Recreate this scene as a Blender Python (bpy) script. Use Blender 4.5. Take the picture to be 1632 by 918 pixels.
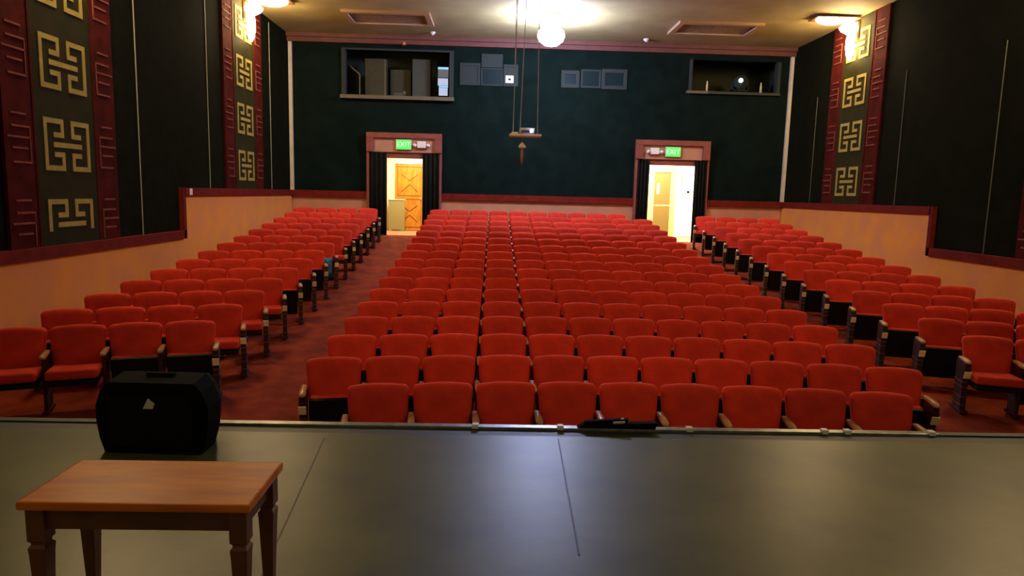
import bpy, bmesh, math, random
from mathutils import Matrix, Vector
random.seed(7)
sc = bpy.context.scene
for o in list(bpy.data.objects): bpy.data.objects.remove(o)
COL = sc.collection

# ------------------------------------------------------------------ camera
F_PX, PITCH, YAW, ROLL = 1111.4, 0.13424, 0.02871, 0.02543
cp, sp, cy, sy = math.cos(PITCH), math.sin(PITCH), math.cos(YAW), math.sin(YAW)
fw = Vector((sy*cp, cy*cp, -sp)); rt = Vector((cy, -sy, 0)); up = rt.cross(fw)
r2 = rt*math.cos(ROLL) + up*math.sin(ROLL); u2 = -rt*math.sin(ROLL) + up*math.cos(ROLL)
cd = bpy.data.cameras.new('camera'); cam = bpy.data.objects.new('camera', cd); COL.objects.link(cam)
M4 = Matrix((r2, u2, -fw)).transposed().to_4x4(); M4.translation = Vector((0, 0, 1.5)); cam.matrix_world = M4
cd.sensor_fit = 'HORIZONTAL'; cd.sensor_width = 36; cd.lens = 36*F_PX/1632; cd.clip_start = .05; cd.clip_end = 100
sc.camera = cam

# ------------------------------------------------------------------ exposure, world, fill lamps added over the stage
sc.view_settings.view_transform = 'Standard'; sc.view_settings.look = 'None'
sc.view_settings.gamma = 1; sc.view_settings.exposure = 0.0; sc.view_settings.use_curve_mapping = False
W = bpy.data.worlds.new('world'); sc.world = W; W.use_nodes = True
W.node_tree.nodes['Background'].inputs[0].default_value = (1.0, .72, .40, 1)
W.node_tree.nodes['Background'].inputs[1].default_value = .20
def lamp(name, kind, loc, energy, color, size=.2, rot=None, **kw):
    d = bpy.data.lights.new(name, kind); d.energy = energy; d.color = color
    if kind == 'AREA': d.shape = 'RECTANGLE'; d.size = size; d.size_y = kw.get('sy', size)
    else: d.shadow_soft_size = size
    if kind == 'SPOT': d.spot_size = kw.get('cone', 2.0); d.spot_blend = .9
    o = bpy.data.objects.new(name, d); COL.objects.link(o); o.location = loc
    if rot: o.rotation_euler = rot
    return o
# warm unseen fill lights added above the stage front, aimed into the house
for x in (-1.6, 3.6):
    lamp('stage_fill_light', 'SPOT', (x, 2.2, 5.2), 300, (1, .66, .36), .35, (math.radians(66), 0, math.radians(14 if x > 0 else -14)), cone=1.55)
LAMP_MAIN, LAMP_SCONCE, LAMP_HALL_R, LAMP_HALL_L = 330, 92, 520, 170

# ------------------------------------------------------------------ materials
def mat(name, col, rough=.7, metal=0, emis=None, es=0, noise=0, nscale=8, sheen=0, bump=0, bscale=60, spec=.5, col2=None, trans=0, rand=0, coat=0, stretch=None):
    m = bpy.data.materials.new(name); m.use_nodes = True; n = m.node_tree.nodes; l = m.node_tree.links; b = n['Principled BSDF']
    b.inputs['Base Color'].default_value = (*col, 1); b.inputs['Roughness'].default_value = rough; b.inputs['Metallic'].default_value = metal
    b.inputs['Specular IOR Level'].default_value = spec
    if coat: b.inputs['Coat Weight'].default_value = coat; b.inputs['Coat Roughness'].default_value = .12
    if sheen:
        b.inputs['Sheen Weight'].default_value = sheen; b.inputs['Sheen Roughness'].default_value = .35
        b.inputs['Sheen Tint'].default_value = (1, .16, .09, 1)
    if trans: b.inputs['Transmission Weight'].default_value = trans
    if emis: b.inputs['Emission Color'].default_value = (*emis, 1); b.inputs['Emission Strength'].default_value = es
    tc = n.new('ShaderNodeTexCoord')
    mp = n.new('ShaderNodeMapping'); l.new(tc.outputs['Object'], mp.inputs[0])
    if stretch: mp.inputs['Scale'].default_value = stretch
    out = None
    if noise or col2:
        t = n.new('ShaderNodeTexNoise'); t.inputs['Scale'].default_value = nscale; t.inputs['Detail'].default_value = 6; l.new(mp.outputs[0], t.inputs[0])
        mx = n.new('ShaderNodeMix'); mx.data_type = 'RGBA'
        c2 = col2 or tuple(c*(1-noise) for c in col)
        rmp = n.new('ShaderNodeMapRange'); rmp.inputs[1].default_value = .35; rmp.inputs[2].default_value = .65
        l.new(t.outputs[0], rmp.inputs[0]); l.new(rmp.outputs[0], mx.inputs[0])
        mx.inputs[6].default_value = (*col, 1); mx.inputs[7].default_value = (*c2, 1); out = mx.outputs[2]
    if rand:
        oi = n.new('ShaderNodeObjectInfo'); mr = n.new('ShaderNodeMapRange'); l.new(oi.outputs['Random'], mr.inputs[0])
        mr.inputs[3].default_value = 1-rand; mr.inputs[4].default_value = 1+rand
        hs = n.new('ShaderNodeHueSaturation'); l.new(mr.outputs[0], hs.inputs['Value'])
        if out: l.new(out, hs.inputs['Color'])
        else: hs.inputs['Color'].default_value = (*col, 1)
        out = hs.outputs[0]
    if out: l.new(out, b.inputs['Base Color'])
    if bump:
        t2 = n.new('ShaderNodeTexNoise'); t2.inputs['Scale'].default_value = bscale; l.new(mp.outputs[0], t2.inputs[0])
        bp = n.new('ShaderNodeBump'); bp.inputs['Strength'].default_value = bump; bp.inputs['Distance'].default_value = .01
        l.new(t2.outputs[0], bp.inputs['Height']); l.new(bp.outputs[0], b.inputs['Normal'])
    return m
M = dict(
 velvet=mat('red_velvet', (.66, .042, .018), .85, noise=.2, nscale=7, sheen=.5, bump=.25, bscale=90, rand=.12, spec=.2),
 pan=mat('black_seat_pan', (.006, .006, .008), .6, spec=.2),
 iron=mat('dark_iron', (.035, .008, .006), .5, noise=.4, nscale=12),
 arm=mat('armrest_wood', (.50, .27, .12), .4, noise=.35, nscale=10, rand=.2, coat=.2),
 plate=mat('aisle_plate', (.85, .78, .48), .35, rand=.15),
 band=mat('worn_metal_band', (.20, .11, .07), .4, .6),
 carpet=mat('red_carpet', (.24, .036, .010), .95, col2=(.15, .020, .008), nscale=3.5, bump=.5, bscale=120, spec=.1),
 wain=mat('wainscot_plaster', (.84, .325, .050), .85, col2=(.76, .29, .085), nscale=2.2, bump=.3, bscale=70, spec=.2),
 backwain=mat('rear_wainscot_plaster', (.52, .24, .13), .85, noise=.12, nscale=3, spec=.2),
 maroon=mat('maroon_trim', (.17, .016, .009), .8, noise=.3, nscale=6, spec=.1),
 backfab=mat('green_black_rear_wall', (.0050, .0115, .0085), .9, col2=(.003, .0075, .0055), nscale=3, spec=.06),
 sidefab=mat('black_side_fabric', (.0095, .0095, .004), .95, col2=(.006, .007, .003), nscale=4, spec=.03),
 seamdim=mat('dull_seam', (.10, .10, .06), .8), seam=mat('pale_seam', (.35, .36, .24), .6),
 pole=mat('cream_corner_strip', (.62, .55, .40), .6, noise=.15, nscale=4),
 ceil=mat('olive_tan_ceiling', (.42, .34, .14), .8, col2=(.34, .27, .10), nscale=1.2, bump=.2, bscale=20, spec=.3),
 cornice=mat('brown_cornice', (.13, .035, .02), .7, noise=.25, nscale=5),
 vent=mat('vent_frame_tan', (.42, .26, .13), .6), ventin=mat('vent_inner_brown', (.25, .13, .06), .7, noise=.3, nscale=9),
 olive=mat('pilaster_olive', (.032, .028, .008), .8, col2=(.022, .022, .007), nscale=3, spec=.05), pilred=mat('pilaster_red', (.085, .010, .006), .9, col2=(.05, .007, .004), nscale=4, spec=.05),
 fret=mat('fret_cream', (.40, .31, .07), .8, noise=.2, nscale=7, spec=.1), rung=mat('rung_rose', (.26, .075, .045), .8, noise=.3, nscale=9, spec=.1),
 stage=mat('stage_boards', (.086, .104, .020), .40, col2=(.040, .058, .016), nscale=1.6, bump=.03, bscale=25, spec=.45),
 lip=mat('stage_lip_dark', (.010, .022, .014), .5), metal=mat('stage_edge_metal', (.30, .32, .28), .35, .7, noise=.4, nscale=14),
 clip=mat('white_clip', (.8, .78, .7), .4), black=mat('matte_black', (.003, .003, .003), .8, spec=.06), blackg=mat('black_grille', (.006, .006, .005), .8, bump=.8, bscale=300, spec=.1),
 badge=mat('pale_badge', (.55, .50, .42), .5), curtain=mat('black_curtain', (.010, .010, .007), .95, noise=.3, nscale=6, spec=.1),
 header=mat('header_tan', (.46, .22, .13), .7, noise=.1, nscale=4), portal=mat('portal_maroon', (.24, .055, .035), .6, noise=.2, nscale=6),
 hallwall=mat('hall_yellow_wall', (.70, .52, .17), .8), hallwhite=mat('hall_white', (.85, .80, .70), .7), hallfloor=mat('hall_floor', (.50, .25, .14), .7, noise=.2, nscale=5),
 orange=mat('orange_door_wood', (.72, .30, .03), .4, noise=.35, nscale=5, stretch=(3, 1, .6), coat=.3), orangeline=mat('door_moulding', (.33, .12, .02), .5),
 halfdoor=mat('cream_half_door', (.36, .32, .14), .6), olivedoor=mat('olive_brown_door', (.15, .10, .02), .6), chrome=mat('chrome', (.6, .6, .6), .25, 1),
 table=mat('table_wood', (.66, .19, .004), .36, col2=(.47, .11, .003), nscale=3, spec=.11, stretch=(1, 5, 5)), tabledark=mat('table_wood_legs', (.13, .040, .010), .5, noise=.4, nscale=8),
 booth=mat('booth_wall', (.035, .040, .022), .9), boothpanel=mat('booth_panel_grey', (.06, .062, .042), .8, noise=.2), boothy=mat('booth_panel_olive', (.042, .038, .012), .8, noise=.2), sill=mat('sill_tan', (.12, .10, .05), .7, noise=.2),
 portframe=mat('port_frame', (.034, .042, .036), .9, spec=.05), glass=mat('dark_port_glass', (.007, .017, .017), .4, spec=.1), white=mat('white_plate', (.85, .85, .82), .5),
 screenb=mat('blue_white_screen', (.1, .1, .1), .5, emis=(.25, .55, 1), es=1.3), screenw=mat('pale_screen', (.1, .1, .1), .5, emis=(.62, .72, 1), es=.75), screeng=mat('grey_screen', (.1, .1, .1), .5, emis=(.30, .34, .45), es=.3),
 green=mat('exit_green_face', (.05, .4, .08), .5, emis=(.07, .85, .08), es=1.1), mint=mat('exit_letters', (.5, .9, .6), .5, emis=(.45, 1, .42), es=1.15), signbox=mat('sign_housing', (.5, .5, .45), .5),
 lampglow=mat('blue_white_lamp_glass', (1, 1, 1), .4, emis=(.50, .58, 1.0), es=LAMP_MAIN), sconce=mat('warm_sconce_glass', (1, 1, 1), .4, emis=(1, .70, .36), es=LAMP_SCONCE), spotglow=mat('booth_spot_bulb', (1, 1, 1), .4, emis=(.85, 1, .9), es=9),
 fixture=mat('brown_fixture_metal', (.20, .10, .04), .5, .4), wire=mat('grey_wire', (.30, .31, .40), .5, .3), proj=mat('projector_grey', (.50, .55, .62), .4), projdark=mat('projector_front', (.03, .04, .12), .3), lens=mat('lens_glow', (.2, .3, 1), .2, emis=(.55, .6, 1), es=8),
 shelf=mat('shelf_tan', (.72, .70, .58), .6), tassel=mat('reddish_cord', (.34, .13, .08), .7), blue=mat('blue_teal_light', (.035, .16, .24), .8, col2=(.02, .05, .30), nscale=14),
 redlamp=mat('red_indicator', (.5, .08, .05), .5, emis=(1, .2, .12), es=.35), cand=mat('cream_post', (.55, .50, .26), .5),
)

# ------------------------------------------------------------------ mesh helpers
def mesh_obj(name, bm, material, parent=None, smooth=False, loc=None, rot=None):
    me = bpy.data.meshes.new(name); bm.normal_update(); bm.to_mesh(me); bm.free()
    if material: me.materials.append(M[material])
    if smooth:
        for f in me.polygons: f.use_smooth = True
    o = bpy.data.objects.new(name, me); COL.objects.link(o)
    if parent: o.parent = parent
    if loc: o.location = loc
    if rot: o.rotation_euler = rot
    return o
def box(bm, x0, x1, y0, y1, z0, z1, bev=0):
    v = [bm.verts.new(c) for c in ((x0,y0,z0),(x1,y0,z0),(x1,y1,z0),(x0,y1,z0),(x0,y0,z1),(x1,y0,z1),(x1,y1,z1),(x0,y1,z1))]
    fs = [bm.faces.new([v[i] for i in q]) for q in ((0,3,2,1),(4,5,6,7),(0,1,5,4),(1,2,6,5),(2,3,7,6),(3,0,4,7))]
    if bev:
        es = list({e for f in fs for e in f.edges})
        bmesh.ops.bevel(bm, geom=es, offset=bev, segments=2, profile=.7, affect='EDGES')
def lathe(bm, prof, seg=20, cx=0, cy_=0, axis='z'):
    rings = []
    for r, z in prof:
        rings.append([bm.verts.new((cx+r*math.cos(2*math.pi*k/seg), cy_+r*math.sin(2*math.pi*k/seg), z)) for k in range(seg)])
    for a, b in zip(rings, rings[1:]):
        for k in range(seg): bm.faces.new((a[k], a[(k+1) % seg], b[(k+1) % seg], b[k]))
    bm.faces.new(list(reversed(rings[0]))); bm.faces.new(rings[-1])
def tube(bm, p, q, r, seg=8):
    p, q = Vector(p), Vector(q); d = (q-p).normalized(); a = d.orthogonal().normalized(); b = d.cross(a)
    A = [bm.verts.new(p+a*r*math.cos(2*math.pi*k/seg)+b*r*math.sin(2*math.pi*k/seg)) for k in range(seg)]
    B = [bm.verts.new(q+a*r*math.cos(2*math.pi*k/seg)+b*r*math.sin(2*math.pi*k/seg)) for k in range(seg)]
    for k in range(seg): bm.faces.new((A[k], A[(k+1) % seg], B[(k+1) % seg], B[k]))
    bm.faces.new(list(reversed(A))); bm.faces.new(B)
def loft(bm, rings):
    R = [[bm.verts.new(c) for c in r] for r in rings]; n = len(R[0])
    for a, b in zip(R, R[1:]):
        for k in range(n): bm.faces.new((a[k], a[(k+1) % n], b[(k+1) % n], b[k]))
    bm.faces.new(list(reversed(R[0]))); bm.faces.new(R[-1])
    bmesh.ops.recalc_face_normals(bm, faces=bm.faces)
def bobj(name, material, parent, *boxes, bev=0, **kw):
    bm = bmesh.new()
    for b in boxes: box(bm, *b, bev=bev)
    return mesh_obj(name, bm, material, parent, **kw)
def tag(o, label, cat, group=None):
    o['label'] = label; o['category'] = cat
    if group: o['group'] = group
    return o
def thing(name, label, cat, loc=(0,0,0), rz=0, group=None):
    o = bpy.data.objects.new(name, None); COL.objects.link(o); o.location = loc; o.rotation_euler = (0,0,rz); o.empty_display_size = .1
    return tag(o, label, cat, group)
def struct(name, material, *boxes, bev=0, label=None):
    o = bobj(name, material, None, *boxes, bev=bev); o['kind'] = 'structure'
    if label: o['label'] = label
    return o
TRIM = [0]
def trim(material, *boxes, bev=0, label=None):
    TRIM[0] += 1; return struct('trim_%d' % TRIM[0], material, *boxes, bev=bev, label=label)

# ------------------------------------------------------------------ the house: dimensions
XL, XR, YB, ZC, YF = -5.77, 8.36, 20.14, 5.72, 4.45
YSTEP, ZLO, ZHI, TH = 13.09, .68, 1.46, .15
XC, Y1, PP = 1.216, 5.927, .8409
def Rr(n): return 13.81 + 3.13*n/16
def seat_z(n): return -1.604 + .0365*n + .002166*n*n + 1.5 - .86
def floor_z(x, y):
    n = 0.0
    for _ in range(6):
        n = (y + (x-XC)**2/2/Rr(max(min(n, 17), 0)) - Y1)/PP
    n = min(n, 16.6)
    return seat_z(n) if n > 0 else seat_z(0) + .0365*n
def grid_floor():
    bm = bmesh.new(); nx, ny = 48, 90; V = []
    for j in range(ny+1):
        y = 4.3 + (YB+.02-4.3)*j/ny
        V.append([bm.verts.new((XL-.1+(XR-XL+.2)*i/nx, y, floor_z(XL-.1+(XR-XL+.2)*i/nx, y))) for i in range(nx+1)])
    for j in range(ny):
        for i in range(nx): bm.faces.new((V[j][i], V[j][i+1], V[j+1][i+1], V[j+1][i]))
    r = bmesh.ops.extrude_face_region(bm, geom=list(bm.faces))
    for v in [g for g in r['geom'] if isinstance(g, bmesh.types.BMVert)]: v.co.z -= .25
    bmesh.ops.recalc_face_normals(bm, faces=bm.faces)
    o = mesh_obj('floor', bm, 'carpet', smooth=False); o['kind'] = 'structure'; o['label'] = 'raked floor covered in worn red carpet'
grid_floor()
ZBF = .215   # level of the rear thresholds
struct('ceiling', 'ceil', (XL-.3, XR+.3, YF-.4, YB+.3, ZC, ZC+.2), label='flat olive tan ceiling')
# rear wall, built round its two doorways and the two booth windows
D1 = (-3.61, -1.50); D2 = (3.99, 6.11)
OP1 = (-3.55, -1.56, ZBF-.3, 2.46); OP2 = (4.05, 6.05, ZBF-.3, 2.46)
W1 = (-4.25, -1.28, 4.12, 5.34); W2 = (5.47, 7.95, 4.50, 5.36)
bx_ = []
y0, y1 = YB, YB+.2
def wall_cells(xs, zs, holes):
    out = []
    for a, b in zip(xs, xs[1:]):
        for c, d in zip(zs, zs[1:]):
            mx, mz = (a+b)/2, (c+d)/2
            if not any(h[0] < mx < h[1] and h[2] < mz < h[3] for h in holes): out.append((a, b, y0, y1, c, d))
    return out
holes = [OP1, OP2, W1, W2]
xs = sorted({XL-.2, XR+.2, *[h[i] for h in holes for i in (0, 1)]}); zs = sorted({-.3, ZC, 2.46, 4.12, 4.50, 5.34, 5.36})
struct('wall_back', 'backfab', *wall_cells(xs, zs, holes), label='dark green-black rear wall')
wl = struct('wall_left', 'sidefab', (XL-.2, XL, YF-.3, YB, -1.4, ZC), label='black fabric left wall with thin pale seams')
wr = struct('wall_right', 'sidefab', (XR, XR+.2, YF-.3, YB, -1.4, ZC), label='black fabric right wall with thin pale seams')
for (w, x, s) in ((wl, XL, 1), (wr, XR, -1)):
    for y in (11.66, 14.47, 18.43):
        zb = ZLO if y < YSTEP else ZHI
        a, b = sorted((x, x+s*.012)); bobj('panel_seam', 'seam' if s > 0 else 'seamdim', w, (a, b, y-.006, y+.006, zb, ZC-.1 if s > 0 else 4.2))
# wainscots and ledges
for s, x in ((1, XL), (-1, XR)):
    a, b = sorted((x, x+s*.03)); c, d = sorted((x, x+s*.09))
    trim('wain', (a, b, YF, YSTEP, -1.2, ZLO-TH), (a, b, YSTEP, YB, -1.2, ZHI-TH), label='tan plaster wainscot, %s side wall' % ('left' if s > 0 else 'right'))
    trim('maroon', (c, d, YF, YSTEP, ZLO-TH, ZLO), (c, d, YSTEP, YB, ZHI-TH, ZHI), (c, d, YSTEP-.07, YSTEP+.03, ZLO-TH, ZHI), label='maroon ledge stepping up along the %s wall' % ('left' if s > 0 else 'right'))
for a, b in ((XL, D1[0]), (D1[1], D2[0]), (D2[1], XR)):
    trim('backwain', (a, b, YB-.03, YB, -.1, ZHI-.18)); trim('maroon', (a, b, YB-.09, YB, ZHI-.18, ZHI))
trim('cornice', (XL, XR, YB-.16, YB, 5.50, ZC), (XL, XR, YB-.24, YB, 5.62, ZC), label='brown cornice across the rear wall')
trim('pole', (XL+.02, XL+.11, YB-.12, YB-.03, ZHI, 5.62), label='cream vertical strip in the rear left corner')
trim('pole', (XR-.11, XR-.02, YB-.12, YB-.03, ZHI, 5.50), label='cream vertical strip in the rear right corner')
# stage
st = struct('stage_floor', 'stage', (-7.5, 9.5, -3, 4.20, -.12, 0), label='dark olive painted stage floor')
struct('stage_front_wall', 'black', (-7.5, 9.5, 4.14, 4.26, -1.3, -.12), label='black face of the stage')
bobj('stage_lip', 'lip', st, (-7.5, 9.5, 4.20, 4.32, -.12, -.004))
mt = bobj('edge_rail', 'metal', st, (-1.76, 2.95, 4.32, 4.38, -.05, .012), bev=.004)
bobj('edge_board', 'lip', st, (-7.5, -1.765, 4.32, 4.38, -.12, .006), (2.955, 9.5, 4.32, 4.38, -.12, .006))
for x in (-1.74, -.09, .46, 1.30, 2.19, 2.34, 2.90): bobj('rail_clip', 'clip', mt, (x-.02, x+.02, 4.315, 4.36, .0, .028), bev=.004)
def strip(name, material, p, q, w):
    p, q = Vector(p), Vector(q); d = (q-p).normalized(); n = Vector((-d.y, d.x, 0))*w
    bm = bmesh.new(); vs = [bm.verts.new(c) for c in (p-n, q-n, q+n, p+n)]; bm.faces.new(vs)
    bmesh.ops.extrude_face_region(bm, geom=list(bm.faces))
    for v in bm.verts[-4:]: v.co.z += .002
    return mesh_obj(name, bm, material, st)
strip('floor_seam', 'lip', (.43, 4.15, .0005), (.39, 2.75, .0005), .004)
strip('floor_seam', 'wire', (-.09, 2.1, .0005), (-.09, 1.3, .0005), .003)
strip('floor_seam', 'lip', (-1.0, 4.1, .0005), (-.86, 2.4, .0005), .003)

# ------------------------------------------------------------------ ceiling vents and small ceiling fittings
for i, (x0, x1, side) in enumerate(((-3.72, -1.62, 'left'), (4.36, 6.42, 'right'))):
    t = thing('ceiling_vent', 'brown rectangular framed vent in the ceiling near the rear wall, %s of the bright lamp' % side, 'ceiling vent', ((x0+x1)/2, 17.9, ZC-.001), 0, 'framed ceiling vents')
    w, d = (x1-x0)/2, .62; k = .13
    bobj('frame', 'vent', t, (-w, w, -d, -d+k, -.07, 0), (-w, w, d-k, d, -.07, 0), (-w, -w+k, -d+k, d-k, -.07, 0), (w-k, w, -d+k, d-k, -.07, 0))
    bobj('grille', 'ventin', t, (-w+k, w-k, -d+k, d-k, -.02, 0), *[(-w+k, w-k, -d+k+.09*j, -d+k+.09*j+.02, -.045, -.02) for j in range(1, 11)])
def dome(name, label, cat, x, y, m):
    t = thing(name, label, cat, (x, y, ZC-.001))
    bm = bmesh.new(); lathe(bm, [(.075, 0), (.075, -.025), (.05, -.05)], 16); bmesh.ops.recalc_face_normals(bm, faces=bm.faces); mesh_obj('base', bm, m, t)
    bm = bmesh.new(); lathe(bm, [(.04, -.05), (.035, -.07), (.01, -.08)], 12); bmesh.ops.recalc_face_normals(bm, faces=bm.faces); mesh_obj('sensor', bm, m, t)
dome('smoke_detector', 'small white smoke detector on the ceiling beside the left vent', 'smoke detector', -1.73, 19.4, 'clip')
dome('smoke_detector', 'small white smoke detector on the ceiling before the right vent', 'smoke detector', 4.0, 19.4, 'clip')
t = thing('indicator_lamp', 'small red lamp on the brown cornice above the left booth window', 'indicator light', (-2.56, YB-.16, 5.52))
bobj('housing', 'fixture', t, (-.05, .05, -.02, 0, -.05, .05)); bm = bmesh.new(); lathe(bm, [(.035, 0), (.03, .02), (.012, .03)], 12); bmesh.ops.recalc_face_normals(bm, faces=bm.faces); mesh_obj('lens', bm, 'redlamp', t, True, (0, -.02, 0), (math.pi/2, 0, 0))

# ------------------------------------------------------------------ central lamp
t = thing('ceiling_lamp', 'blazing blue-white bowl lamp hanging from the ceiling centre', 'ceiling lamp', (1.27, 17.2, ZC-.001))
bm = bmesh.new(); lathe(bm, [(.26, 0), (.26, -.02), (.20, -.045), (.05, -.09)], 24); bmesh.ops.recalc_face_normals(bm, faces=bm.faces); mesh_obj('canopy', bm, 'fixture', t, True)
bm = bmesh.new(); tube(bm, (0, 0, -.07), (0, 0, -.30), .02); mesh_obj('stem', bm, 'fixture', t)
bm = bmesh.new(); lathe(bm, [(.05, -.26), (.20, -.29), (.30, -.38), (.325, -.49), (.28, -.60), (.16, -.69), (.04, -.72)], 28); bmesh.ops.recalc_face_normals(bm, faces=bm.faces); mesh_obj('glass_bowl', bm, 'lampglow', t, True)

# ------------------------------------------------------------------ wall sconces over the far pilasters
def sconce(side, y=16.55, which='far'):
    s = 1 if side == 'left' else -1; x = XL if s > 0 else XR
    t = thing('wall_sconce', 'glowing flared glass sconce with drop, high on the %s pilaster of the %s wall' % (which, side), 'wall lamp', (x, y, 5.0), 0, 'glass sconces over the pilasters')
    bobj('back_plate', 'fixture', t, tuple(sorted((s*.002+s*.06, s*.122))) + (-.10, .10, .25, .62), bev=.01)
    bobj('canopy', 'fixture', t, tuple(sorted((s*.10, s*1.12))) + (-.26, .26, .655, .685), bev=.008)
    bm = bmesh.new(); n = 24
    def ell(cx, rx, ry, z): return [(cx+rx*math.cos(2*math.pi*k/n), ry*math.sin(2*math.pi*k/n), z) for k in range(n)]
    loft(bm, [ell(s*.70, .34, .22, .65), ell(s*.70, .31, .20, .61), ell(s*.70, .20, .13, .565), ell(s*.70, .05, .04, .55)]); mesh_obj('glass_dish', bm, 'sconce', t, True)
    bm = bmesh.new(); loft(bm, [ell(s*.27, .04, .04, .645), ell(s*.27, .10, .14, .60), ell(s*.27, .19, .26, .50), ell(s*.25, .17, .22, .43), ell(s*.22, .08, .09, .35)]); mesh_obj('glass_flare', bm, 'sconce', t, True)
    bm = bmesh.new(); loft(bm, [ell(s*.21, .055, .06, .36), ell(s*.21, .085, .09, .22), ell(s*.20, .095, .10, .05), ell(s*.20, .07, .075, -.12), ell(s*.19, .025, .03, -.23)]); mesh_obj('glass_drop', bm, 'sconce', t, True)
sconce('left'); sconce('right'); sconce('left', 9.74, 'near'); sconce('right', 9.74, 'near')

# ------------------------------------------------------------------ pilasters with fret motifs
def fret_bm(x, s, yc, zt, cut=False):
    bm = bmesh.new(); w, h, k = 1.0, .67, .066
    a, b = sorted((x+s*.045, x+s*.057))
    def bar(u0, u1, v0, v1):     # u along wall 0..1, v down 0..1
        box(bm, a, b, yc-w/2+u0*w, yc-w/2+u1*w, zt-v1*h, zt-v0*h)
    kv = k*w/h
    for m in (0, 1):
        f = (lambda u0, u1: (u0, u1)) if not m else (lambda u0, u1: (1-u1, 1-u0))
        bar(*f(0, k), 0, .62 if cut else 1)
        bar(*f(k, .42), 0, kv); bar(*f(.42-k, .42), kv, .36); bar(*f(.2, .42-k), .36-kv, .36)
        if not cut: bar(*f(k, .42), 1-kv, 1); bar(*f(.42-k, .42), .64, 1-kv); bar(*f(.2, .42-k), .64, .64+kv)
    bar(.19, .81, .5-kv/2, .5+kv/2)
    return bm
def pilaster(side, which, yc, zb):
    s = 1 if side == 'left' else -1; x = XL if s > 0 else XR
    t = thing('pilaster', '%s red and olive painted pilaster with cream fret motifs, %s side wall' % (which, side), 'pilaster', (x, yc, zb), 0, 'fret patterned pilasters')
    inv = Matrix.Translation((-x, -yc, -zb))
    def add(name, bm, m):
        bm.transform(inv); return mesh_obj(name, bm, m, t)
    a, b = sorted((x+s*.002, x+s*.045)); c, d = sorted((x+s*.002, x+s*.055))
    bm = bmesh.new(); box(bm, a, b, yc-.67, yc+.67, zb, ZC-.01); add('centre_panel', bm, 'olive')
    for q in (-1, 1):
        ya, yb = sorted((yc+q*.67, yc+q*1.22))
        bm = bmesh.new(); box(bm, a, b, ya, yb, zb, ZC-.01); bd = add('border', bm, 'pilred')
        e, g = sorted((x+s*.046, x+s*.058))
        for kk in range(5):
            zt = 1.29 + 1.04*kk; bm = bmesh.new()
            for i, (dz, l0, l1) in enumerate(((.02, .12, .42), (.17, .06, .42), (.30, .06, .50), (.43, .12, .42), (.60, .06, .42))):
                z = zt - dz
                if z < zb+.05: continue
                u0, u1 = (yc+q*(.70+l0)), (yc+q*(.70+l1-.02)); u0, u1 = sorted((u0, u1)); box(bm, e, g, u0, u1, z-.012, z+.012)
            if zt-.20 < zb: bm.free(); continue
            ee = yc+q*(.70+.07); box(bm, e, g, ee-.008, ee+.008, max(zt-.60, zb+.02), zt-.17)
            add('rung_pattern', bm, 'rung')
        bm = bmesh.new(); ya, yb = sorted((yc+q*.65, yc+q*.69)); box(bm, c, d, ya, yb, zb, ZC-.01); add('edge_moulding', bm, 'pilred')
    for kk in range(5):
        zt = 1.28 + 1.04*kk
        if zt - .3 < zb: continue
        add('fret_motif', fret_bm(x, s, yc, zt, cut=(zt-.67 < zb)), 'fret')
pilaster('left', 'near', 9.66, ZLO+.003); pilaster('left', 'far', 16.47, ZHI+.003); pilaster('right', 'far', 16.47, ZHI+.003); pilaster('right', 'near', 9.66, ZLO+.003)
t = thing('switch_plate', 'small white switch plate on the left wall where the ledge steps', 'switch plate', (XL+.092, 13.33, 1.385))
bobj('plate', 'white', t, (0, .012, -.05, .05, -.06, .06), bev=.003); bobj('rocker', 'clip', t, (.012, .02, -.02, .02, -.03, .03))

# ------------------------------------------------------------------ doorways, curtains, signs
def text_bm(s, size, depth):
    cu = bpy.data.curves.new('t', 'FONT'); cu.body = s; cu.size = size; cu.extrude = depth; cu.align_x = 'CENTER'; cu.align_y = 'CENTER'
    o = bpy.data.objects.new('t', cu); COL.objects.link(o); dg = bpy.context.evaluated_depsgraph_get()
    me = bpy.data.meshes.new_from_object(o.evaluated_get(dg)); bpy.data.objects.remove(o); bpy.data.curves.remove(cu)
    bm = bmesh.new(); bm.from_mesh(me); bpy.data.meshes.remove(me); bm.transform(Matrix.Rotation(math.pi/2, 4, 'X')); return bm
def curtain_bm(x0, x1, z0, z1, y, amp=.035, folds=4):
    bm = bmesh.new(); n = folds*8; front, back = [], []
    for k in range(n+1):
        x = x0+(x1-x0)*k/n; yy = y+amp*math.sin(2*math.pi*folds*k/n)
        front.append((x, yy-.012)); back.append((x, yy+.012))
    ring = front + back[::-1]
    loft(bm, [[(x, yy, z) for x, yy in ring] for z in (z0, (z0+z1)/2, z1)]); return bm
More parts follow.
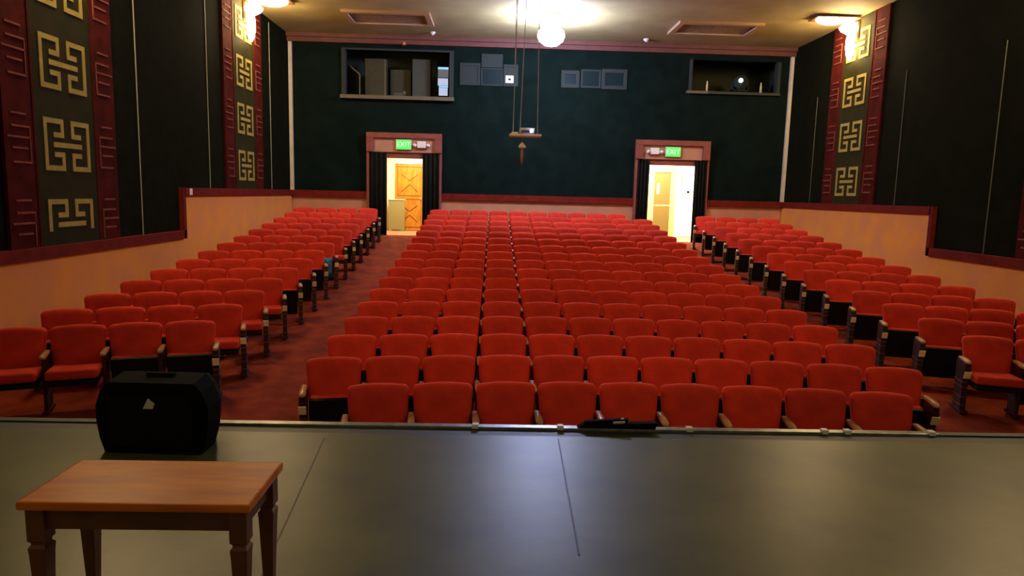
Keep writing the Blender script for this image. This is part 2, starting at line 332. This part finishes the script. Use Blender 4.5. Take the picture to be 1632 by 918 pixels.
for i, (a, b, side) in enumerate(((D1[0], D1[1], 'left'), (D2[0], D2[1], 'right'))):
    d = struct('door_%d' % (i+1), 'portal', (a, a+.07, YB-.12, YB, ZBF-.1, 2.58), (b-.07, b, YB-.12, YB, ZBF-.1, 2.58), (a, a+.20, YB-.16, YB, 2.58, 2.98), (b-.20, b, YB-.16, YB, 2.58, 2.98), (a, b, YB-.16, YB, 2.97, 3.11), label='%s rear doorway with maroon surround' % side)
    bobj('header_panel', 'header', d, (a+.20, b-.20, YB-.08, YB, 2.58, 2.97)); bobj('lintel', 'portal', d, (a+.07, b-.07, YB-.02, YB+.16, 2.42, 2.58)); bobj('threshold', 'hallfloor', d, (a, b, YB-.05, YB+.25, ZBF-.2, ZBF-.005))
    for k, (u0, u1) in enumerate((((a+.05), (a+.56)), ((b-.54), (b-.05))) if i == 0 else (((a+.04), (a+.42)), ((b-.40), (b-.04)))):
        t = thing('door_curtain', 'black curtain hanging at the %s side of the %s rear doorway' % (('left', 'right')[k], side), 'curtain', ((u0+u1)/2, YB-.09, ZBF+.02), 0, 'black doorway curtains')
        bm = curtain_bm(u0, u1, ZBF+.02, 2.56, YB-.09); bm.transform(Matrix.Translation((-(u0+u1)/2, -(YB-.09), -(ZBF+.02)))); mesh_obj('drape', bm, 'curtain', t, True)
        bobj('hem', 'pan', t, (-(u1-u0)/2+.01, (u1-u0)/2-.01, -.016, .016, 0, .05))
    ex, em = (-2.57, -2.07) if i == 0 else (5.05, 4.53)
    t = thing('exit_sign', 'green lit EXIT sign above the %s rear doorway' % side, 'exit sign', (ex, YB-.082, 2.79), 0, 'exit signs')
    bobj('housing', 'signbox', t, (-.22, .22, -.06, 0, -.14, .14), bev=.01); bobj('face', 'green', t, (-.205, .205, -.068, -.06, -.125, .125))
    mesh_obj('lettering', text_bm('EXIT', .19, .003), 'mint', t, loc=(0, -.071, 0))
    t = thing('emergency_light', 'white twin-headed emergency light beside the EXIT sign, %s doorway' % side, 'emergency light', (em, YB-.082, 2.80), 0, 'emergency lights')
    bobj('housing', 'clip', t, (-.12, .12, -.09, 0, -.09, .09), bev=.015)
    for q in (-1, 1):
        bm = bmesh.new(); lathe(bm, [(.025, 0), (.05, .05), (.055, .08)], 14); bmesh.ops.recalc_face_normals(bm, faces=bm.faces); h = mesh_obj('lamp_head', bm, 'clip', t, True, (q*.19, -.02, -.01), (math.pi/2+.2, 0, 0)); 
        bm = bmesh.new(); tube(bm, (q*.115, -.04, 0), (q*.19, -.04, -.01), .012); mesh_obj('bracket', bm, 'clip', t)
# halls behind the doorways
HB = 23.3
struct('wall_hall_back', 'hallwall', (-5.2, 1.2, HB, HB+.1, 0, 2.95), label='cream yellow wall of the left hall'); struct('wall_hall_back_right', 'hallwhite', (1.3, 9.0, HB, HB+.1, 0, 2.95), label='white wall of the right hall')
struct('wall_hall_left', 'hallwall', (-5.3, -5.2, YB+.2, HB+.1, 0, 2.95)); struct('wall_hall_middle', 'hallwall', (1.2, 1.3, YB+.2, HB+.1, 0, 2.95)); struct('wall_hall_right', 'hallwhite', (9.0, 9.1, YB+.2, HB+.1, 0, 2.95))
struct('floor_hall', 'hallfloor', (-5.3, 9.1, YB+.2, HB+.1, ZBF-.2, ZBF-.012)); struct('ceiling_hall', 'hallwhite', (-5.3, 9.1, YB+.2, HB+.1, 2.95, 3.05))
d = struct('door_3', 'hallwhite', (-3.52, -3.27, HB-.06, HB, ZBF, 2.58), (-3.27, -2.30, HB-.06, HB, 2.38, 2.58), (-2.30, -2.05, HB-.06, HB, ZBF, 2.58), label='orange wooden panelled door in a white casing seen through the left doorway')
bobj('door_leaf', 'orange', d, (-3.27, -2.30, HB-.035, HB-.001, ZBF, 2.38))
bm = bmesh.new()
for zc, hh in ((1.85, .40), (.85, .40)):
    for p, q in (((-3.05, zc+hh*.5), (-2.78, zc)), ((-2.78, zc), (-2.52, zc+hh*.5)), ((-3.05, zc-hh*.9), (-2.78, zc-hh*.3)), ((-2.78, zc-hh*.3), (-2.52, zc-hh*.9))):
        tube(bm, (p[0], HB-.04, p[1]), (q[0], HB-.04, q[1]), .014)
for (xa, xb, za, zb2) in ((-3.18, -2.40, 1.35, 2.30), (-3.18, -2.40, .32, 1.25)):
    for q in ((xa, xb, za, za+.02), (xa, xb, zb2-.02, zb2), (xa, xa+.02, za, zb2), (xb-.02, xb, za, zb2)): box(bm, q[0], q[1], HB-.045, HB-.035, q[2], q[3])
mesh_obj('moulding', bm, 'orangeline', d)
bm = bmesh.new(); lathe(bm, [(.012, 0), (.012, .03), (.03, .045), (.02, .07)], 12); bmesh.ops.recalc_face_normals(bm, faces=bm.faces); mesh_obj('door_handle', bm, 'chrome', d, True, (-2.42, HB-.036, 1.25), (math.pi/2, 0, 0))
t = thing('half_door', 'low pale cream panel standing before the orange wooden door', 'half door', (-3.17, 23.02, ZBF-.012)); bobj('panel', 'halfdoor', t, (-.27, .26, -.03, .03, .03, 1.0), bev=.006); bobj('cap', 'hallwhite', t, (-.29, .28, -.045, .045, 1.0, 1.03)); bobj('foot', 'halfdoor', t, (-.25, -.15, -.1, .1, 0, .03), (.14, .24, -.1, .1, 0, .03))
d = struct('door_4', 'hallwall', (5.14, 5.30, HB-.06, HB, ZBF, 2.50), (5.30, 5.85, HB-.06, HB, 2.33, 2.50), (5.85, 6.02, HB-.06, HB, ZBF, 2.50), label='olive brown door in a yellow casing seen through the right doorway')
bobj('door_leaf', 'olivedoor', d, (5.30, 5.85, HB-.03, HB-.001, ZBF, 2.33)); bobj('door_window', 'hallwhite', d, (5.40, 5.48, HB-.038, HB-.03, 1.62, 1.95)); bobj('kick_rail', 'hallwall', d, (5.30, 5.85, HB-.04, HB-.03, 1.22, 1.26))
d = struct('door_5', 'hallwhite', (6.10, 6.95, HB-.03, HB-.001, ZBF, 2.36), label='white door at the right of the bright hall'); bobj('door_handle', 'black', d, (6.40, 6.48, HB-.07, HB-.03, 1.68, 1.74), bev=.01); bobj('door_closer', 'hallwall', d, (6.18, 6.24, HB-.07, HB-.03, 2.05, 2.32))
lamp('hall_light', 'AREA', (5.3, 21.8, 2.92), LAMP_HALL_R, (1, .86, .58), 1.6, sy=1.6)
lamp('hall_light', 'AREA', (-2.6, 21.9, 2.92), LAMP_HALL_L, (1, .80, .46), 1.2, sy=1.2)

# ------------------------------------------------------------------ projection booth behind the upper openings
for (x0, x1) in ((-4.9, -.6), (5.0, 8.5)):
    for b in ((x0, x1, 22.2, 22.3, 3.9, ZC), (x0-.1, x0, YB+.2, 22.3, 3.9, ZC), (x1, x1+.1, YB+.2, 22.3, 3.9, ZC), (x0-.1, x1+.1, YB+.2, 22.3, ZC, ZC+.1)): struct('wall_booth', 'booth', b)
    struct('floor_booth', 'booth', (x0-.1, x1+.1, YB+.2, 22.3, 3.8, 3.9))
w = struct('window_1', 'portframe', (W1[0]-.06, W1[0]+.04, YB-.05, YB+.2, W1[2], W1[3]), (W1[1]-.04, W1[1]+.08, YB-.05, YB+.2, W1[2], W1[3]), (W1[0]-.06, W1[1]+.08, YB-.05, YB+.2, W1[3], W1[3]+.05), label='wide booth window left of the rear wall'); bobj('window_sill', 'sill', w, (W1[0]-.08, W1[1]+.1, YB-.16, YB, W1[2]-.10, W1[2]), (W1[0]+.001, W1[1]-.001, YB, YB+.47, W1[2]-.06, W1[2]))
w = struct('window_2', 'portframe', (W2[0]-.06, W2[0]+.03, YB-.04, YB+.2, W2[2], W2[3]), (W2[1]-.03, W2[1]+.06, YB-.04, YB+.2, W2[2], W2[3]), label='wide dark booth window right of the rear wall'); bobj('window_sill', 'sill', w, (W2[0]-.12, W2[0]+.48, YB-.12, YB+.2, W2[2]-.07, W2[2])); bobj('window_sill', 'booth', w, (W2[0]+.48, W2[1]+.06, YB-.10, YB+.2, W2[2]-.07, W2[2]))
lb = lamp('booth_light', 'POINT', (-2.7, 21.0, 5.5), 2.2, (1, .85, .45), .1)
def panel_thing(name, label, cat, x0, x1, z1, m, y, m2):
    t = thing(name, label, cat, ((x0+x1)/2, y, 3.9)); w = (x1-x0)/2
    bobj('body', m, t, (-w, w, 0, .35, 0.04, z1-3.9), bev=.01); bobj('plinth', m2, t, (-w+.02, w-.02, .02, .33, 0, .04)); bobj('edge_strip', m2, t, (w-.05, w, -.012, 0, .3, z1-3.92))
panel_thing('booth_cabinet', 'tall olive cabinet behind the wide booth window, left of centre', 'cabinet', -3.80, -3.2, 5.26, 'boothy', 20.9, 'sill')
panel_thing('booth_cabinet', 'tall grey cabinet beside the bright screens in the booth window', 'cabinet', -2.44, -1.92, 5.28, 'boothpanel', 20.9, 'boothpanel')
panel_thing('booth_cabinet', 'low olive cabinet in the middle of the wide booth window', 'cabinet', -3.12, -2.52, 5.02, 'boothy', 21.2, 'booth')
t = thing('equipment_rack', 'rack with stacked blue-white lit screens at the booth window, right end', 'equipment rack', (-1.53, 20.62, 3.9))
bobj('frame', 'black', t, (-.18, .19, 0, .4, 0, 1.32)); 
for (a, b, c, d, m, nm) in ((-.15, .15, 1.07, 1.13, 'screenb', 'status_strip'), (-.15, .15, .84, 1.07, 'screeng', 'screen'), (-.15, .14, .62, .82, 'screenw', 'screen'), (-.12, .14, .57, .61, 'screenb', 'status_strip'), (-.12, .13, .34, .56, 'screenw', 'screen')): bobj(nm, m, t, (a, b, -.012, 0, c, d))
t = thing('booth_lamp_arm', 'tilted brown lamp arm at the left end of the booth window', 'desk lamp', (-3.98, 20.48, W1[2]))
bm = bmesh.new(); tube(bm, (.1, 0, .0), (.1, 0, .62), .018); mesh_obj('post', bm, 'sill', t); bm = bmesh.new(); tube(bm, (.1, 0, .62), (-.16, 0, .84), .022); mesh_obj('arm', bm, 'sill', t); bobj('foot', 'sill', t, (.02, .18, -.05, .05, 0, .02))
t = thing('small_machine', 'small grey machine on the sill of the wide booth window', 'machine', (-2.72, 20.25, W1[2])); bobj('body', 'boothpanel', t, (-.16, .12, -.08, .08, 0, .10), bev=.02); bobj('spout', 'sill', t, (.10, .17, -.03, .03, .06, .16), bev=.01)
# small ports
def port(n, x0, x1, z0, z1, label, inner='glass', k=.07, frame='portframe'):
    w = struct('window_%d' % n, frame, (x0, x0+k, YB-.04, YB, z0, z1), (x1-k, x1, YB-.04, YB, z0, z1), (x0+k, x1-k, YB-.04, YB, z0, z0+k), (x0+k, x1-k, YB-.04, YB, z1-k, z1), label=label)
    bobj('pane', inner, w, (x0+k, x1-k, YB-.015, YB, z0+k, z1-k)); return w
port(3, -1.03, -.46, 4.48, 5.08, 'pale filled port window beside the wide booth window', 'portframe'); port(4, -.44, .17, 4.48, 4.96, 'dark port window at the rear wall centre', k=.04)
port(5, .19, .60, 4.48, 5.07, 'port window with the white square plate', 'portframe'); port(6, 1.81, 2.32, 4.49, 4.96, 'small square port window right of the bright lamp', k=.10); port(7, 2.36, 2.92, 4.50, 5.0, 'middle dark port window right of the bright lamp', k=.05); port(8, 2.94, 3.66, 4.48, 5.03, 'rightmost framed port window', k=.10)
trim('portframe', (-.43, .16, YB-.03, YB, 4.98, 5.34), label='blocked grey panel above the centre port')
t = thing('square_plate', 'small bright white square plate with dark centre on the rear wall', 'wall plate', (.36, YB-.041, 4.665)); bobj('plate', 'white', t, (-.11, .11, -.02, 0, -.10, .10), bev=.004); bobj('socket', 'glass', t, (-.035, .035, -.026, -.02, -.03, .025))
mm = M['white'].node_tree.nodes['Principled BSDF']
for x, lab in ((5.96, 'slim cream post on the sill at the left of the right booth window'), (7.50, 'slim cream post on the sill at the right of the right booth window')):
    t = thing('sill_post', lab, 'post', (x, 20.2, W2[2])); bm = bmesh.new(); lathe(bm, [(.03, 0), (.03, .18), (.02, .24), (.018, .30)], 12); bmesh.ops.recalc_face_normals(bm, faces=bm.faces); mesh_obj('stick', bm, 'cand', t, True); bobj('foot', 'cand', t, (-.06, .06, -.05, .05, 0, .02))
t = thing('booth_spotlight', 'round spotlight glowing white inside the right booth window', 'spotlight', (7.12, 20.9, 3.9))
bm = bmesh.new(); tube(bm, (0, 0, 0), (0, 0, .80), .03); mesh_obj('stand', bm, 'portframe', t)
bm = bmesh.new(); lathe(bm, [(.10, 0), (.19, .02), (.20, .22), (.21, .30)], 24); bmesh.ops.recalc_face_normals(bm, faces=bm.faces); mesh_obj('can', bm, 'portframe', t, True, (0, .15, .98), (math.pi/2, 0, 0))
bm = bmesh.new(); lathe(bm, [(.02, 0), (.055, .02), (.06, .05), (.02, .08)], 16); bmesh.ops.recalc_face_normals(bm, faces=bm.faces); mesh_obj('bulb', bm, 'spotglow', t, True, (-.03, -.15, 1.03), (math.pi/2, 0, 0))
bobj('yoke', 'portframe', t, (-.24, -.215, -.1, .1, .75, 1.0), (.215, .24, -.1, .1, .75, 1.0), (-.24, .24, -.1, .1, .75, .78))

# ------------------------------------------------------------------ projector shelf on wires
t = thing('projector_shelf', 'pale shelf hung on long wires from the ceiling carrying the projector', 'hanging shelf', (.585, 14.0, 2.64))
bobj('board', 'shelf', t, (-.31, .31, -.20, .20, -.02, .02), bev=.004); bobj('clamp', 'shelf', t, (-.27, -.14, -.1, .1, .02, .06), bev=.01)
for p, q in (((-.24, -.17, .02), (-.235, -.12, ZC-2.64)), ((-.10, .17, .02), (-.03, .1, ZC-2.64)), ((-.24, .17, .02), (-.20, .12, ZC-2.64)), ((.24, 0, .02), (.20, 0, ZC-2.64))):
    bm = bmesh.new(); tube(bm, p, q, .007, 6); mesh_obj('wire', bm, 'wire', t)
t = thing('projector', 'small grey projector with glowing blue lens on the hanging shelf', 'projector', (.62, 13.95, 2.662))
bobj('body', 'proj', t, (-.15, .14, -.12, .13, .025, .115), bev=.015); bobj('front_panel', 'projdark', t, (-.12, .13, -.128, -.118, .028, .07)); bm = bmesh.new(); lathe(bm, [(.034, 0), (.034, .03), (.02, .04)], 16); bmesh.ops.recalc_face_normals(bm, faces=bm.faces); mesh_obj('lens', bm, 'lens', t, True, (.08, -.128, .055), (math.pi/2, 0, 0))
for x, y in ((-.11, -.08), (.10, -.08), (-.11, .09), (.10, .09)): bobj('foot', 'projdark', t, (x-.015, x+.015, y-.015, y+.015, 0, .026))
t = thing('hanging_tassel', 'pale-topped reddish tassel dangling below the projector shelf', 'tassel', (.53, 14.0, 2.60))
bm = bmesh.new(); tube(bm, (0, 0, .02), (0, 0, -.10), .005, 6); mesh_obj('cord', bm, 'wire', t)
bm = bmesh.new(); lathe(bm, [(.01, -.09), (.03, -.11), (.075, -.17), (.06, -.20), (.02, -.21)], 14); bmesh.ops.recalc_face_normals(bm, faces=bm.faces); mesh_obj('cap', bm, 'shelf', t, True)
bm = bmesh.new(); lathe(bm, [(.018, -.21), (.026, -.30), (.024, -.42), (.008, -.52)], 10); bmesh.ops.recalc_face_normals(bm, faces=bm.faces); mesh_obj('tail', bm, 'tassel', t, True)

# ------------------------------------------------------------------ theatre seats
def outline(inset=0, zlo=.36, zhi=.835, wb=.224, wt=.261, rt_=.052, rb=.03, arch=.017):
    pts = []
    def hw(z): return wb+(wt-wb)*(z-zlo)/(zhi-zlo)
    for k in range(5):
        a = -math.pi/2+math.pi/2*k/4; pts.append((hw(zlo+rb)-rb+rb*math.cos(a), zlo+rb+rb*math.sin(a)))
    for k in range(1, 4): z = zlo+rb+(zhi-rt_-zlo-rb)*k/4; pts.append((hw(z), z))
    for k in range(7):
        a = math.pi/2*k/6; pts.append((hw(zhi-rt_)-rt_+rt_*math.cos(a), zhi-rt_+rt_*math.sin(a)))
    xr = pts[-1][0]
    for k in range(1, 6): x = xr*(1-k/5.0); pts.append((x, zhi+arch*(1-(x/xr)**2)))
    full = pts + [(-x, z) for x, z in reversed(pts[:-1])]
    cz = (zlo+zhi)/2; out = []
    for x, z in full:
        dx, dz = x, z-cz; fx = (wt-inset)/wt; fz = ((zhi-zlo)/2-inset)/((zhi-zlo)/2); out.append((dx*fx, cz+dz*fz))
    return out
def backrest_bm():
    bm = bmesh.new(); rings = []
    for inset, dy in ((.03, .022), (.008, .018), (0, .005), (0, -.028), (.008, -.044), (.022, -.054), (.05, -.060), (.10, -.062), (.17, -.058)):
        rings.append([(x, dy - (.86-z)*.22 - .35*x*x*(-1), z) for x, z in outline(inset)])
    loft(bm, rings); return bm
def pad_bm(w, d, h, r=.035):
    bm = bmesh.new(); box(bm, -w/2, w/2, -d, 0, 0, h)
    bmesh.ops.bevel(bm, geom=list(bm.edges), offset=r, segments=3, profile=.6, affect='EDGES'); return bm
MESH = {}
def proto(key, bm, m, smooth=False):
    me = bpy.data.meshes.new(key); bm.normal_update(); bm.to_mesh(me); bm.free(); me.materials.append(M[m])
    if smooth:
        for f in me.polygons: f.use_smooth = True
    MESH[key] = me
proto('backrest', backrest_bm(), 'velvet', True)
# hinge near y=-.13, z=.39
up_r = Matrix.Translation((0, -.155, .40)) @ Matrix.Rotation(math.radians(-76), 4, 'X')
bm = pad_bm(.45, .40, .085); bm.transform(Matrix.Translation((0, .10, .0))); MESH_T = Matrix.Translation((0, -.13, .38))
fold = Matrix.Translation((0, -.185, .31)) @ Matrix.Rotation(math.radians(-80), 4, 'X') @ Matrix.Translation((0, .19, 0))
bm.free()
bm = pad_bm(.455, .40, .085); bm.transform(fold @ Matrix.Translation((0, 0, -.0))); proto('cushion_up', bm, 'velvet', True)
bm = bmesh.new(); box(bm, -.222, .222, -.395, -.005, -.035, .012, bev=.012); bm.transform(fold); proto('pan_up', bm, 'pan')
bm = pad_bm(.46, .43, .10); bm.transform(Matrix.Translation((0, -.10, .36)) @ Matrix.Rotation(math.radians(-3), 4, 'X')); proto('cushion_down', bm, 'velvet', True)
bm = bmesh.new(); box(bm, -.222, .222, -.50, -.12, .315, .362, bev=.012); proto('pan_down', bm, 'pan')
bm = bmesh.new()
def armring(y, w, z0, z1): return [(-w, y, z0), (w, y, z0), (w*1.05, y, (z0+z1)/2), (w*.8, y, z1), (-w*.8, y, z1), (-w*1.05, y, (z0+z1)/2)]
loft(bm, [armring(-.06, .022, .588, .608), armring(-.12, .026, .582, .612), armring(-.28, .030, .578, .612), armring(-.345, .028, .574, .606), armring(-.38, .018, .574, .598)]); proto('armrest', bm, 'arm', True)
bm = bmesh.new(); box(bm, -.016, .016, -.31, -.06, .03, .578); box(bm, -.028, .028, -.36, -.02, 0.0, .03); proto('standard', bm, 'iron')
bm = bmesh.new(); loft(bm, [[(-.030, -.30, .03), (.030, -.30, .03), (.030, -.06, .03), (-.030, -.06, .03)], [(-.030, -.30, .38), (.030, -.30, .38), (.030, -.06, .38), (-.030, -.06, .38)], [(-.032, -.345, .50), (.032, -.345, .50), (.030, -.04, .50), (-.030, -.04, .50)], [(-.028, -.34, .576), (.028, -.34, .576), (.028, -.04, .576), (-.028, -.04, .576)]]); box(bm, -.04, .04, -.36, -.01, 0, .03); proto('aisle_standard', bm, 'iron')
bm = bmesh.new(); box(bm, -.034, .034, -.012, 0, 0, .085, bev=.004); bm.transform(Matrix.Translation((0, -.328, .405)) @ Matrix.Rotation(math.radians(18), 4, 'X')); proto('aisle_plate', bm, 'plate')
bm = bmesh.new(); box(bm, -.034, .034, -.308, -.05, .345, .358); box(bm, -.033, .033, -.308, -.05, .285, .294); box(bm, -.033, .033, -.308, -.05, .175, .184); box(bm, -.033, .033, -.308, -.05, .08, .09); proto('trim_band', bm, 'band')
def part(key, name, parent, x=0):
    o = bpy.data.objects.new(name, MESH[key]); COL.objects.link(o); o.parent = parent; o.location = (x, 0, 0); return o
ORD = ['first', 'second', 'third', 'fourth', 'fifth', 'sixth', 'seventh', 'eighth', 'ninth', 'tenth', 'eleventh', 'twelfth', 'thirteenth', 'fourteenth', 'fifteenth', 'sixteenth', 'seventeenth']
def seat(X, Y, n, rz, label, group, down=False, aisle_l=False, aisle_r=False, arm_r=False, arm_l=True):
    t = thing('theatre_seat', label, 'theatre seat', (X, Y, seat_z(n)), rz, group)
    part('backrest', 'backrest', t)
    part('cushion_down' if down else 'cushion_up', 'seat_cushion', t); part('pan_down' if down else 'pan_up', 'seat_pan', t)
    for on, x, ai in ((arm_l or aisle_l, -.27, aisle_l), (arm_r or aisle_r, .27, aisle_r)):
        if not on: continue
        part('armrest', 'armrest', t, x)
        if ai: s = part('aisle_standard', 'aisle_standard', t, x); part('aisle_plate', 'aisle_plate', s); part('trim_band', 'trim_band', s)
        else: part('standard', 'standard', t, x)
    return t
S = .54
def place(X, n): return X, Y1+PP*n-(X-XC)**2/2/Rr(n), -math.atan((X-XC)/Rr(n))
def pos(i, cnt, a='left'):
    return ORD[i] + ' from the ' + a
for n in range(17):
    cols = range(1, 10) if n == 0 else range(0, 10) if n == 16 else range(0, 11)
    cols = list(cols)
    rowname = 'front' if n == 0 else 'rearmost' if n == 16 else ORD[n]
    for i, c in enumerate(cols):
        X, Y, rz = place(XC+(c-5)*S, n)
        if i == 0: w = 'leftmost'
        elif i == len(cols)-1: w = 'rightmost'
        elif i <= len(cols)//2: w = ORD[i]+' from the left'
        else: w = ORD[len(cols)-1-i]+' from the right'
        lab = 'folded red theatre seat, %s, %s row%s, centre block' % (w, rowname, '' if n in (0, 16) else ' from the stage')
        last = i == len(cols)-1
        seat(X, Y, n, rz, lab, 'centre block theatre seats', aisle_l=(i == 0 and n > 0), aisle_r=(last and n > 0), arm_r=last)
for side in ('left', 'right'):
    s = -1 if side == 'left' else 1; edge = -3.09 if s < 0 else 5.46
    for j in range(14):
        n = j+3; X = edge
        for i in range(4):
            a = abs(math.atan((X+s*.25-XC)/Rr(n))); step = S*math.cos(a); Xc = X+s*step/2; X += s*step
            Xc, Y, rz = place(Xc, n)
            down = (side == 'left' and ((i == 0 and j in (1, 2, 3, 8)) or (j == 0 and i >= 2))) or (side == 'right' and ((j == 0 and i == 0) or (i == 0 and j == 13)))
            w = ('beside the aisle', 'second from the aisle', 'third from the aisle', 'next to the side wall')[i]
            rowname = 'front' if j == 0 else 'rearmost' if j == 13 else ORD[j]
            lab = '%s red theatre seat %s, %s row%s, %s block' % ('unfolded' if down else 'folded', w, rowname, '' if j in (0, 13) else ' from the stage', side)
            wl_ = i == 3 if s > 0 else i == 0
            seat(Xc, Y, n, rz, lab, side+' block theatre seats', down=down, aisle_l=(s > 0 and i == 0), aisle_r=(s < 0 and i == 0), arm_r=(s > 0 and i == 3), arm_l=(s < 0 or i > 0) or s > 0)
# blue cloth added for blue light on the seventh aisle seat of the left block
Xc, Y, rz = place(-3.09-.26, 10)
t = thing('blue_light_patch', 'blue and teal cloth standing for light on a folded aisle seat of the left block', 'patch', (Xc, Y, seat_z(10)), rz)
bm = bmesh.new(); n_ = 14; rr = []
for zz, yy in ((.20, -.335), (.34, -.335), (.50, -.315), (.575, -.25), (.57, -.20)):
    rr.append([(-.17+.36*k/n_, yy+.012*math.sin(k*1.3+zz*9)-.006, zz+.01*math.sin(k)) for k in range(n_+1)] + [(-.17+.36*k/n_, yy+.012*math.sin(k*1.3+zz*9)+.006, zz+.01*math.sin(k)) for k in range(n_, -1, -1)])
loft(bm, rr); mesh_obj('patch', bm, 'blue', t, True)

# ------------------------------------------------------------------ things on the stage
# small wooden table
TX0, TX1, TY0, TY1, TZ = -1.485, -.755, 2.12, 2.48, .50
t = thing('wooden_table', 'low varnished orange-brown wooden table on the stage, lower left', 'table', ((TX0+TX1)/2, (TY0+TY1)/2, 0)); hw, hd = (TX1-TX0)/2, (TY1-TY0)/2
bobj('tabletop', 'table', t, (-hw, hw, -hd, hd, TZ-.028, TZ), bev=.007)
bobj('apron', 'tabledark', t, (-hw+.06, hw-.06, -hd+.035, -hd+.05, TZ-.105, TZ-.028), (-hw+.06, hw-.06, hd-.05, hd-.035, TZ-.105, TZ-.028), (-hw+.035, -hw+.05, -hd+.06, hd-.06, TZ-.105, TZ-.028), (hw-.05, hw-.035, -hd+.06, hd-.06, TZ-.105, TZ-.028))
def leg_bm(x, y):
    bm = bmesh.new()
    def sq(h, z): return [(x-h, y-h, z), (x+h, y-h, z), (x+h, y+h, z), (x-h, y+h, z)]
    loft(bm, [sq(.014, 0), sq(.016, .03), sq(.026, TZ-.19), sq(.028, TZ-.165), sq(.021, TZ-.155), sq(.021, TZ-.148), sq(.028, TZ-.140), sq(.028, TZ-.028)]); return bm
for x in (-hw+.045, hw-.045):
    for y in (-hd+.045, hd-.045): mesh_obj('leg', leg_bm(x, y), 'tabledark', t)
# black stage monitor
t = thing('stage_monitor', 'black floor monitor speaker standing at the stage edge behind the table', 'speaker', (-1.885, 3.96, 0), math.radians(-2))
bm = bmesh.new()
def hexr(y, k, ztop): return [(-.275*k, y, 0), (.275*k, y, 0), (.30*k, y, .08), (.315*k, y, .18), (.315*k, y, .27), (.285*k, y, ztop-.05), (.24*k, y, ztop), (-.24*k, y, ztop), (-.285*k, y, ztop-.05), (-.315*k, y, .27), (-.315*k, y, .18), (-.30*k, y, .08)]
loft(bm, [hexr(-.15, .93, .37), hexr(-.135, 1, .405), hexr(.03, .99, .425), hexr(.13, .88, .40)]); mesh_obj('cabinet', bm, 'black', t, False)
bobj('grille', 'blackg', t, (-.235, .235, -.158, -.149, .04, .33), bev=.004)
bm = bmesh.new(); loft(bm, [[(-.035, y, .265), (.02, y, .265), (.032, y, .295), (.012, y, .31), (-.004, y, .325), (-.022, y, .29)] for y in (-.163, -.157)]); mesh_obj('badge', bm, 'badge', t)
bobj('handle', 'blackg', t, (-.08, .08, -.03, .0, .40, .437), bev=.008)
# folded black stand lying on the edge rail
t = thing('folded_stand', 'folded black stand with pale knob lying along the stage edge', 'stand', (.83, 4.35, .012), math.radians(-1.5))
bm = bmesh.new(); loft(bm, [[(-.26, -.025, 0), (.245, -.025, 0), (.245, .03, 0), (-.26, .03, 0)], [(-.22, -.022, .022), (.255, -.022, .042), (.255, .03, .042), (-.22, .03, .022)]]); mesh_obj('tray', bm, 'black', t)
bm = bmesh.new(); loft(bm, [[(-.22, -.018, .018), (.06, -.018, .030), (.06, .02, .030), (-.22, .02, .018)], [(-.21, -.016, .040), (.07, -.016, .062), (.07, .02, .062), (-.21, .02, .040)]]); mesh_obj('folded_leg', bm, 'black', t)
bm = bmesh.new(); tube(bm, (-.03, -.028, .040), (.045, -.028, .046), .009); lathe(bm, [(.012, .044), (.014, .058), (.006, .066)], 10, .035, 0); mesh_obj('knob', bm, 'badge', t)
